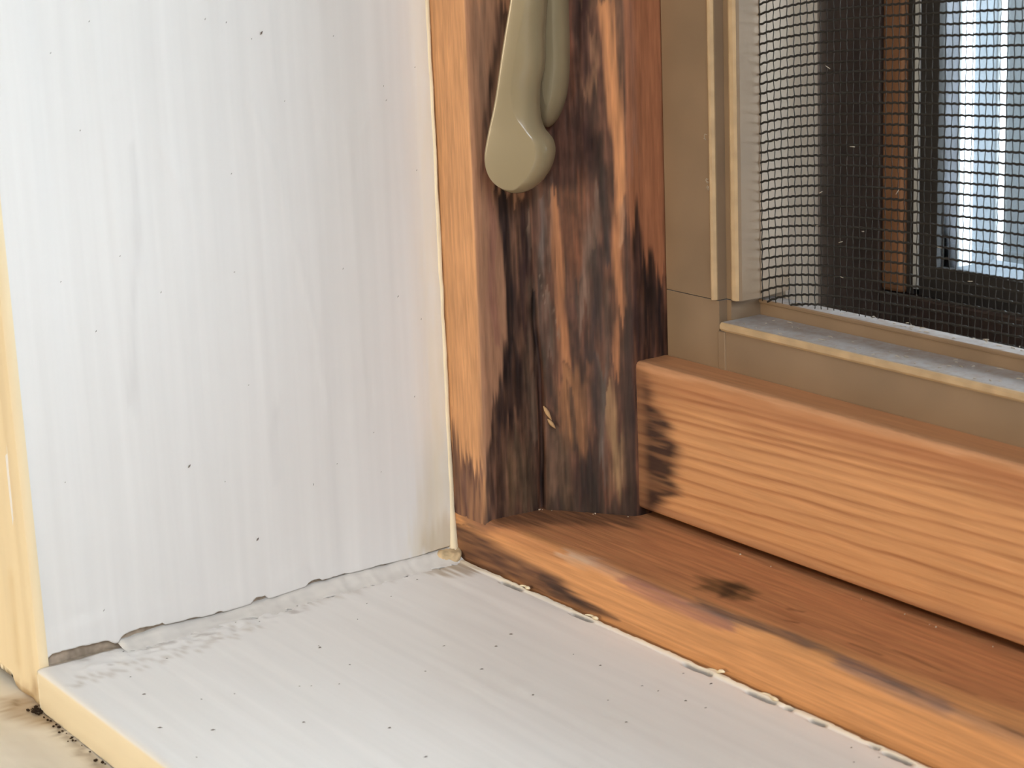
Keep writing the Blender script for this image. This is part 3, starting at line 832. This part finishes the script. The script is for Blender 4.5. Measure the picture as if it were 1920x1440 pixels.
# bottom member
t, yz, nrm = resample([(0.0, -4.0), (0.0, 7.0), (24.0, 7.0)], 0.22, 0.9)
xs = np.concatenate([[-3.0], np.arange(-0.5, 106, 0.45), [112, 130, 200, 350, WIN_W]])
Tg, Xg = np.meshgrid(t - 4.0, xs, indexing='ij')
T_, X_ = Tg.ravel(), Xg.ravel()
c = np.tile(lin((204, 146, 96)), (len(T_), 1))
g = fnoise(T_ * 1.8 + X_ * 0.01, X_ * 0.03, 14)
c = c * (0.90 + 0.2 * g[:, None])
c = paint(c, X_, T_, SILL_RAIL_MARKS, 11, 0.6, 3.0, vertical=False)
c = paint(c, X_, T_, KNOT_MARKS, 18, 0.3, 0.8, vertical=False)
lines = np.exp(-(((T_ * 0.75 + X_ * 0.012 + (vnoise(X_ * 0.06, T_ * 0.2, 17) - 0.5) * 0.8) % 1.0 - 0.5) / 0.12) ** 2)
c = c * (1 - 0.10 * lines[:, None])
disp = (fnoise(T_ * 3.0, X_ * 0.15, 19) - 0.5) * 0.07
kn = np.exp(-(((X_ - 58.5) / 2.2) ** 2 + ((T_ - 14.2) / 0.9) ** 2))
disp = disp - 0.25 * kn
YZ = np.repeat(yz[:, None, :], len(xs), 1).reshape(-1, 2) - np.repeat(nrm[:, None, :], len(xs), 1).reshape(-1, 2) * disp[:, None]
P = np.concatenate([X_[:, None], YZ], 1).reshape(len(t), len(xs), 3); c = c.reshape(len(t), len(xs), 3)
q1 = P[-1:].copy(); q1[:, :, 2] = -4
P = np.concatenate([P, q1], 0); c = np.concatenate([c, c[-1:]], 0)
o = mesh_obj('frame_sill', P.reshape(-1, 3), grid_faces(*P.shape[:2], close_u=True), M_SILLWOOD, win, c.reshape(-1, 3))
fix_normals(o)

# inner stop rail in front of the screen
t, yz, nrm = resample([(21.2, 8.0), (16.0, 8.0), (16.0, 27.7), (21.2, 27.7)], 0.2, 0.7)
xs = np.concatenate([[19.2], np.arange(19.5, 106, 0.42), [112, 130, 200, 350, WIN_W]])
Tg, Xg = np.meshgrid(t, xs, indexing='ij')
T_, X_ = Tg.ravel(), Xg.ravel()
ZR = T_ - 5.2 + 8.0                        # height on the front face
c = np.tile(lin((202, 148, 102)), (len(T_), 1)) * (0.95 + 0.1 * fnoise(ZR * 0.5, X_ * 0.03, 24))[:, None]
for z0, sl, a, w in ((9.0, 0.020, .5, .3), (10.4, 0.03, .35, .3), (12.0, 0.03, .5, .32), (13.7, 0.032, .45, .3), (15.3, 0.034, .55, .32), (16.9, 0.034, .5, .3), (18.4, 0.035, .5, .3), (19.9, 0.034, .55, .35), (21.2, 0.032, .5, .35), (22.3, 0.03, .5, .4), (23.3, 0.028, .5, .4), (24.4, 0.025, .5, .4), (25.4, 0.02, .45, .35), (7.0, 0.03, .4, .3), (5.4, 0.034, .4, .3)):
    zl = z0 + sl * (X_ - 20) + (fnoise(X_ * 0.05, z0 + 0 * X_, 26) - 0.5) * 0.8
    d = ZR - zl
    m = np.where(d > 0, np.exp(-(d / (w * 0.45)) ** 2), np.exp(-(d / (w * 0.95)) ** 2)) * a * 1.25 * (0.45 + 0.9 * vnoise(X_ * 0.09, z0 + 0 * X_, 28))
    c = c * (1 - m[:, None]) + lin((142, 86, 52)) * m[:, None]
# darker, worn wood towards the top edge and the lower edge
tw = smooth(21.5, 26.5, ZR + (fnoise(X_ * 0.06, ZR * 0.5, 29) - 0.5) * 4) * 0.45
c = c * (1 - tw[:, None]) + lin((150, 94, 64)) * tw[:, None]
lw = smooth(10.2, 8.2, ZR + (fnoise(X_ * 0.08, ZR * 0.5, 30) - 0.5) * 1.6) * 0.55
c = c * (1 - lw[:, None]) + lin((150, 108, 82)) * lw[:, None]
wear = smooth(26.6, 27.4, ZR + (vnoise(X_ * 0.3, 0 * X_, 33) - 0.5) * 0.8) * smooth(29.5, 28.2, ZR) * 0.5
c = c * (1 - wear[:, None]) + lin((196, 148, 112)) * wear[:, None]
# mould at the end next to the upright, running out along the grain
edge = np.interp(ZR, [8, 9.2, 10, 12, 14, 16, 18, 20, 21.5, 23, 24.5, 27], [22, 23.5, 25.5, 27.0, 27.6, 28.2, 27.4, 26.4, 25.0, 23, 21.8, 21])
edge = edge + (vnoise(ZR * 1.1 - X_ * 0.03, 0 * ZR, 36) - 0.5) * 2.2 + (fnoise(ZR * 2.6 - X_ * 0.06, X_ * 0.15, 37) - 0.5) * 2.4
mk = smooth(1.7, -1.9, X_ - edge)
core = mk * smooth(21.0, 23.5, X_ + (vnoise(ZR * 1.2, X_ * 0.4, 38) - 0.5) * 2)
finger = fnoise(ZR * 1.5 - X_ * 0.045, X_ * 0.10, 44)
tint = smooth(28.5, 20.0, X_ + (finger - 0.5) * 5) * smooth(29, 24, ZR) * 0.55
c = c * (1 - tint[:, None]) + lin((112, 76, 56)) * tint[:, None]
amt = mk * (0.62 + 0.38 * smooth(0.34, 0.58, finger)) * (0.45 + 0.55 * smooth(20.3, 22.5, X_)) * 0.98
amt = np.clip(amt, 0, 0.95)
c = c * (1 - amt[:, None]) + lin((48, 30, 28)) * amt[:, None]
disp = (fnoise(ZR * 2.5, X_ * 0.12, 48) - 0.5) * 0.06 + wear * (vnoise(X_ * 0.8, ZR, 49) - 0.5) * 0.15
YZ = np.repeat(yz[:, None, :], len(xs), 1).reshape(-1, 2) + np.repeat(nrm[:, None, :], len(xs), 1).reshape(-1, 2) * disp[:, None]
P = np.concatenate([X_[:, None], YZ], 1).reshape(len(t), len(xs), 3); c = c.reshape(len(t), len(xs), 3)
o = mesh_obj('stop_rail', P.reshape(-1, 3), grid_faces(*P.shape[:2], close_u=True), M_RAIL, win, c.reshape(-1, 3))
fix_normals(o)
# grit in the corner where upright, rail and sill meet
mb = MB()
for k in range(16):
    if k < 8:
        tt = random.choice((0.0, 0.05, 0.12, 0.6, 0.95, 1.0)) + random.gauss(0, 0.02); x = 9 + 10.5 * tt; y = 8.1 + 7.2 * tt - 0.35 + random.gauss(-0.1, 0.15)
    else:
        x = random.uniform(22, 100); y = 15.8 + random.gauss(-0.25, 0.2)
    r = random.uniform(0.05, 0.13)
    bm = bmesh.new(); bmesh.ops.create_icosphere(bm, subdivisions=1, radius=r)
    V = [np.array(v.co) * (1 + random.uniform(-0.3, 0.3)) + np.array([x, y, 7.0 + r * 0.6]) for v in bm.verts]
    F = [tuple(v.index for v in f.verts) for f in bm.faces]; bm.free()
    mb.add(V, F)
tag(mb.build('grit', M_GRIT, win, False), kind='stuff')

# the part of the window behind the screen
box('outer_jamb', (0, 30.2, -10), (20.0, 47.8, WIN_H), M_OUTERJAMB, win, 0.2)
box('outer_sill', (20.0, 22, -10), (WIN_W, 48.0, 24.5), M_SASH, win, 0.2)
sash = box('sash_stile', (18.0, 48.4, 24.6), (30.6, 50.6, WIN_H), M_SASH, win, 0.3)
box('sash_rail', (30.7, 48.4, 24.6), (WIN_W, 50.6, 33.6), M_SASH, win, 0.3)
box('glazing_bead', (30.7, 48.7, 33.7), (34.6, 50.6, WIN_H), M_BEADWOOD, win, 0.5)
box('gasket', (34.6, 49.4, 33.7), (35.9, 50.6, WIN_H), M_GASKET, win, 0.1)
box('spacer_bar', (35.9, 49.2, 34.5), (36.8, 50.6, WIN_H), M_SPACER, win, 0.1)
box('gasket', (36.8, 49.4, 33.7), (39.8, 50.6, WIN_H), M_GASKET, win, 0.1)
box('gasket', (39.8, 49.4, 33.7), (WIN_W, 50.6, 37.8), M_GASKET, win, 0.1)
box('glass_pane', (38.0, 49.9, 36.0), (WIN_W - 3, 50.2, WIN_H - 3), M_GLASS, win, 0)
box('outer_strip', (20.0, 50.5, 20), (39.9, 53.0, WIN_H), M_GREY, win, 0.1)
box('outer_strip', (20.0, 53.0, 20), (40.3, 55.6, WIN_H), M_WHITE, win, 0.3)
box('outer_strip', (20.0, 55.6, 20), (39.8, 60.2, WIN_H), M_PALE, win, 0.2)
box('outer_strip', (20.0, 60.2, 20), (40.2, 61.6, WIN_H), M_WHITE, win, 0.2)
box('outer_strip', (20.0, 61.6, 20), (39.2, 90.0, WIN_H), M_SLATE, win, 0.2)
box('outer_strip', (39.8, 50.7, 20), (WIN_W, 60.0, 37.4), M_PALE, win, 0.2)
box('outer_strip', (39.8, 60.0, 10), (WIN_W, 110.0, 33.0), M_SLATE, win, 0.2)

# ------------------------------------------------------------------ insect screen
screen = tag(empty('insect_screen', (0, 0, 0)), 'stone coloured screen frame with charcoal mesh, set behind the wooden rail', 'window screen')


def extrude(name, prof, a0, a1, axis, mat, parent, flip=False):
    """closed outline swept along z (axis 2, outline in x,y) or x (axis 0, outline in y,z)"""
    prof = np.array(prof, float); n = len(prof)
    V = []
    for a in (a0, a1):
        for p in prof:
            V.append((p[0], p[1], a) if axis == 2 else (a, p[0], p[1]))
    F = [(k, (k + 1) % n, n + (k + 1) % n, n + k) for k in range(n)]
    F += [tuple(range(n)), tuple(range(n, 2 * n))]
    o = mesh_obj(name, V, F, mat, parent, None, False)
    fix_normals(o)
    return o


side_prof = [(20.05, 21.1), (29.0, 21.1), (29.15, 20.75), (29.45, 20.6), (29.8, 20.65), (30.0, 20.9), (30.05, 21.3), (30.05, 22.5),
             (31.1, 22.5), (31.25, 22.25), (31.6, 22.1), (32.2, 22.15), (32.5, 22.4), (32.6, 22.8), (32.6, 26.3), (31.8, 31.5), (20.05, 31.5)]
extrude('side_bar', side_prof, 36.45, WIN_H - 4, 2, M_SCREEN, screen)
bot_prof = [(21.1, 24.6), (21.1, 32.75), (20.85, 32.8), (20.65, 33.05), (20.65, 33.5), (20.85, 33.75), (21.2, 33.83), (27.2, 33.83),
            (27.2, 35.3), (27.0, 35.4), (26.95, 35.7), (27.1, 35.85), (27.4, 35.87), (29.3, 35.87), (29.5, 35.0), (31.5, 34.0), (31.5, 24.6)]
extrude('bottom_bar', bot_prof, 30.9, WIN_W - 4, 0, M_SCREEN, screen)
cb = [(20.05, 21.1), (30.2, 21.1), (30.2, 22.4), (31.0, 22.4), (31.0, 31.5), (20.05, 31.5)]
extrude('corner_block', cb, 24.6, 36.35, 2, M_SCREEN, screen)
M_EDGE = plain_mat('pale_stone_edge', (176, 150, 116), 0.4, 0.5, (500, 500, 500), 0.10)  # edge beads in a paler tan than the bars
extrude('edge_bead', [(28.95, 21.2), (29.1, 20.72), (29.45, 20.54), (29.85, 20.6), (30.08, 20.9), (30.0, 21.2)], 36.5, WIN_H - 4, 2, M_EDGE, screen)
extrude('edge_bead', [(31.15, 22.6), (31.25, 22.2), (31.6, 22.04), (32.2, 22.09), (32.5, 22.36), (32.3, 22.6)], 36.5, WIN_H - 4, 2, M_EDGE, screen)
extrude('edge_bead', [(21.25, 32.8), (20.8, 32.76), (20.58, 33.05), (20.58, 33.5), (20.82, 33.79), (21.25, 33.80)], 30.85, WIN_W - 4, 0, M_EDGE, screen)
box('corner_lug', (30.0, 20.95, 24.6), (31.4, 22.0, 32.6), M_SCREEN, screen, 0.15)

# woven mesh: every strand a round wire that dips over and under its neighbours
PITCH, PITCH_Z = 0.95, 1.19
X0, Z0 = 32.5, 35.4


def mesh_pos(x, z):
    q = np.maximum(x - X0, 0)
    hgt = np.clip((z - 36) / 38.0, 0, 1.2)
    y = 26.0 + 4.3 * (1 - np.exp(-q / 16.0))
    far = np.minimum(q, 55)
    dz = 1.5 * (1 - np.exp(-q / 5.5)) + (0.002 + 0.075 * hgt) * far
    dx = 0.25 * (fnoise(z * 0.06, x * 0.05, 50) - 0.5)
    dip = -1.2 * np.exp(-q / 2.5) * np.exp(-np.maximum(z - 36.5, 0) / 2.0)
    return x + dx, y, z + dz + dip + 0.12 * (fnoise(x * 0.08, z * 0.08, 52) - 0.5)


mb = MB()
R_W = 0.145
cols_x = np.arange(X0 + 0.2, WIN_W - 2, PITCH)
rows_z = np.arange(31.8, WIN_H - 6, PITCH_Z)
near_x = np.arange(X0 - 0.5, 82, PITCH / 4)
far_x = np.concatenate([np.arange(84, WIN_W - 8, 12), [WIN_W - 4]])
for j, z in enumerate(rows_z):
    xs_ = np.concatenate([near_x, far_x]) if z < 80 else np.concatenate([np.arange(X0 - 0.5, 82, 4), far_x])
    px, py, pz = mesh_pos(xs_, np.full(len(xs_), z))
    wv = np.where((xs_ < 82) & (z < 80), 0.06 * np.sin(np.pi * (xs_ - X0 - 0.2) / PITCH + np.pi / 2 + np.pi * j), 0)
    pz = pz + np.where((xs_ < 82) & (z < 80), 0.05 * np.sin(2 * np.pi * (xs_ - X0) / PITCH + j), 0)
    P = np.stack([px, py + wv, pz], -1)
    keep = P[:, 2] > np.where(P[:, 1] < 29.2, 35.9, 34.4)
    if keep.sum() < 3: continue
    i0 = np.argmax(keep)
    V, F = tube(P[i0:], R_W, 5)
    mb.add(V, F)
near_z = np.arange(33.0, 80, PITCH_Z / 4)
for i, x in enumerate(cols_x):
    zz = np.concatenate([near_z, np.arange(82, WIN_H - 4, 15)]) if x < 82 else np.concatenate([np.arange(34, 80, 6), np.arange(82, WIN_H - 4, 15)])
    px, py, pz = mesh_pos(np.full(len(zz), x), zz)
    wv = np.where((x < 82) & (zz < 80), -0.05 * np.sin(np.pi * (zz - 31.8) / PITCH_Z + np.pi / 2 + np.pi * i), 0)
    P = np.stack([px, py + wv, pz], -1)
    keep = P[:, 2] > np.where(P[:, 1] < 29.2, 35.85, 34.3)
    V, F = tube(P[np.argmax(keep):], 0.058, 5)
    mb.add(V, F)
o = mb.build('mesh', M_WIRE, screen)
tag(o, kind='stuff')
# lint caught on the frame and in the mesh
mb = MB()
for x, y, z, L in ((29.2, 20.6, 57.0, 2.6), (29.3, 20.6, 51.5, 1.6), (29.4, 20.6, 50.6, 1.2)):
    pts = [(x - 0.5 * k / 6 * L * 0.6, y - 0.15 - 0.3 * math.sin(k), z + 0.25 * math.sin(k * 1.3) - 0.05 * k * L) for k in range(7)]
    V, F = tube(pts, 0.035, 4); mb.add(V, F)
for k in range(14):
    x = random.uniform(36, 70); z = random.uniform(37, 74)
    a_ = random.uniform(-0.6, 0.9); L = random.uniform(0.3, 0.8)
    px, py, pz = mesh_pos(np.array([x]), np.array([z]))
    pts = [(px[0] + L * (q - .5) * math.cos(a_), py[0] - 0.25, pz[0] + L * (q - .5) * math.sin(a_)) for q in (0, .33, .66, 1)]
    V, F = tube(pts, 0.04, 4); mb.add(V, F)
for k in range(70):
    x = random.uniform(33, 75); y = random.uniform(21.3, 26.8) if k < 35 else random.uniform(27.6, 30); z = 33.86 if k < 35 else 35.9
    a_ = random.uniform(0, 3); L = random.uniform(0.3, 0.9)
    pts = [(x + L * (q - .5) * math.cos(a_), y + 0.5 * L * (q - .5) * math.sin(a_), z + 0.05 * math.sin(q * 3)) for q in (0, .33, .66, 1)]
    V, F = tube(pts, 0.045, 4); mb.add(V, F)
tag(mb.build('lint', M_LINT, screen), kind='stuff')

# ------------------------------------------------------------------ casement latch: lever over a rounded housing
latch = tag(empty('window_latch', (0, 0, 0)), 'glossy stone coloured casement lever with a rounded drop shaped end', 'window latch')
LN = np.array([0.6, -0.8, 0.0]); LU = np.array([0.8, 0.6, 0.0])
LP = np.array([9.0, 8.3, 0.0]) + 8.5 * LN


def catmull(pts, sub):
    pts = np.array(pts, float); n = len(pts); out_ = []
    for i in range(n):
        p0, p1, p2, p3 = pts[i - 1], pts[i], pts[(i + 1) % n], pts[(i + 2) % n]
        for k in range(sub):
            t_ = k / sub
            out_.append(0.5 * (2 * p1 + (p2 - p0) * t_ + (2 * p0 - 5 * p1 + 4 * p2 - p3) * t_ ** 2 + (3 * p1 - p0 - 3 * p2 + p3) * t_ ** 3))
    return np.array(out_)


def rounded_plate(name, pairs, d_front, drop, d_back, mat, parent, arc=8):
    """outline pairs (outer u,z, flat u,z): a plate with a flat face and a rolled edge"""
    q = catmull(pairs, 8)
    outer, flat = q[:, :2], q[:, 2:]
    rings = []
    rings.append((outer * 0.97 + flat * 0.03, d_back))
    rings.append((outer, d_back + 0.3))
    for k in range(arc + 1):
        a_ = k / arc * math.pi * 0.34
        f = (1 - math.cos(a_)) / (1 - math.cos(math.pi * 0.34))
        rings.append((outer * (1 - f) + flat * f, d_front - drop + drop * math.sin(a_) / math.sin(math.pi * 0.34)))
    # soften the crease to the flat face a little
    uz, d = rings.pop()
    ctr0 = flat.mean(0)
    dirn = flat - outer; dirn = dirn / (np.linalg.norm(dirn, axis=1)[:, None] + 1e-6)
    rings.append((uz - dirn * 0.10, d_front - 0.09))
    rings.append((uz + dirn * 0.02, d_front - 0.02))
    rings.append((uz + dirn * 0.16, d_front))
    ctr = flat.mean(0)
    n_ = len(outer)
    V = []
    for uz, d in rings:
        for u_, z_ in uz:
            p_ = LP + LU * u_ + LN * d
            V.append((p_[0], p_[1], z_))
    F = []
    for r_ in range(len(rings) - 1):
        for k in range(n_):
            k2 = (k + 1) % n_
            F.append((r_ * n_ + k, r_ * n_ + k2, (r_ + 1) * n_ + k2, (r_ + 1) * n_ + k))
    F.append(tuple(range((len(rings) - 1) * n_, len(rings) * n_)))
    F.append(tuple(range(n_))[::-1])
    o = mesh_obj(name, V, F, mat, parent)
    fix_normals(o)
    return o


lever_pairs = [(6.3, 100, 6.6, 99.5), (4.1, 90, 4.35, 90), (2.4, 82, 2.65, 82), (0.76, 74.0, 1.0, 74), (-0.6, 67.67, -0.35, 67.7), (-1.74, 61.87, -1.5, 61.9), (-2.98, 57.3, -2.7, 57.3),
               (-3.51, 54.67, -3.15, 54.7), (-3.06, 52.36, -2.7, 52.7), (-1.74, 50.84, -1.5, 51.4), (0.17, 50.2, 0.2, 51.0), (2.26, 50.88, 1.7, 52.0),
               (4.04, 52.74, 2.9, 53.7), (4.88, 55.03, 3.4, 55.3), (4.67, 56.79, 3.2, 56.9), (3.57, 58.29, 2.2, 58.3), (3.18, 60.23, 0.95, 60.3),
               (3.29, 63.14, 0.6, 63.15), (4.0, 66.02, 1.15, 66), (4.2, 70.15, 2.0, 70.15), (4.6, 74, 2.84, 74), (5.6, 82, 4.5, 82), (7.3, 90, 6.5, 90), (9.4, 100, 8.7, 99.5)]
rounded_plate('lever', lever_pairs, 0.0, 2.6, -3.8, M_LEVER, latch)
hous = [(0.6, 100, 2.9, 98), (0.6, 74, 2.9, 74), (0.6, 66, 2.9, 66.5), (0.8, 61.0, 2.9, 62.8), (1.6, 58.7, 3.1, 61.3), (2.9, 57.7, 3.4, 60.6), (4.3, 59.3, 3.9, 61.2),
        (5.35, 62.3, 4.3, 63.2), (5.8, 67, 4.6, 67), (5.85, 74, 4.65, 74), (5.85, 100, 4.65, 98)]
rounded_plate('housing', hous, -5.2, 2.4, -9.0, M_LEVER, latch)
V, F = tube([tuple(LP + LU * 5.2 + LN * d + np.array([0, 0, 94.0])) for d in (-8.6, -4.0, -1.0, 0.35, 0.6)], [1.3, 1.3, 1.3, 1.3, 0.9], 20)
mesh_obj('pivot_pin', V, F, M_LEVER, latch)
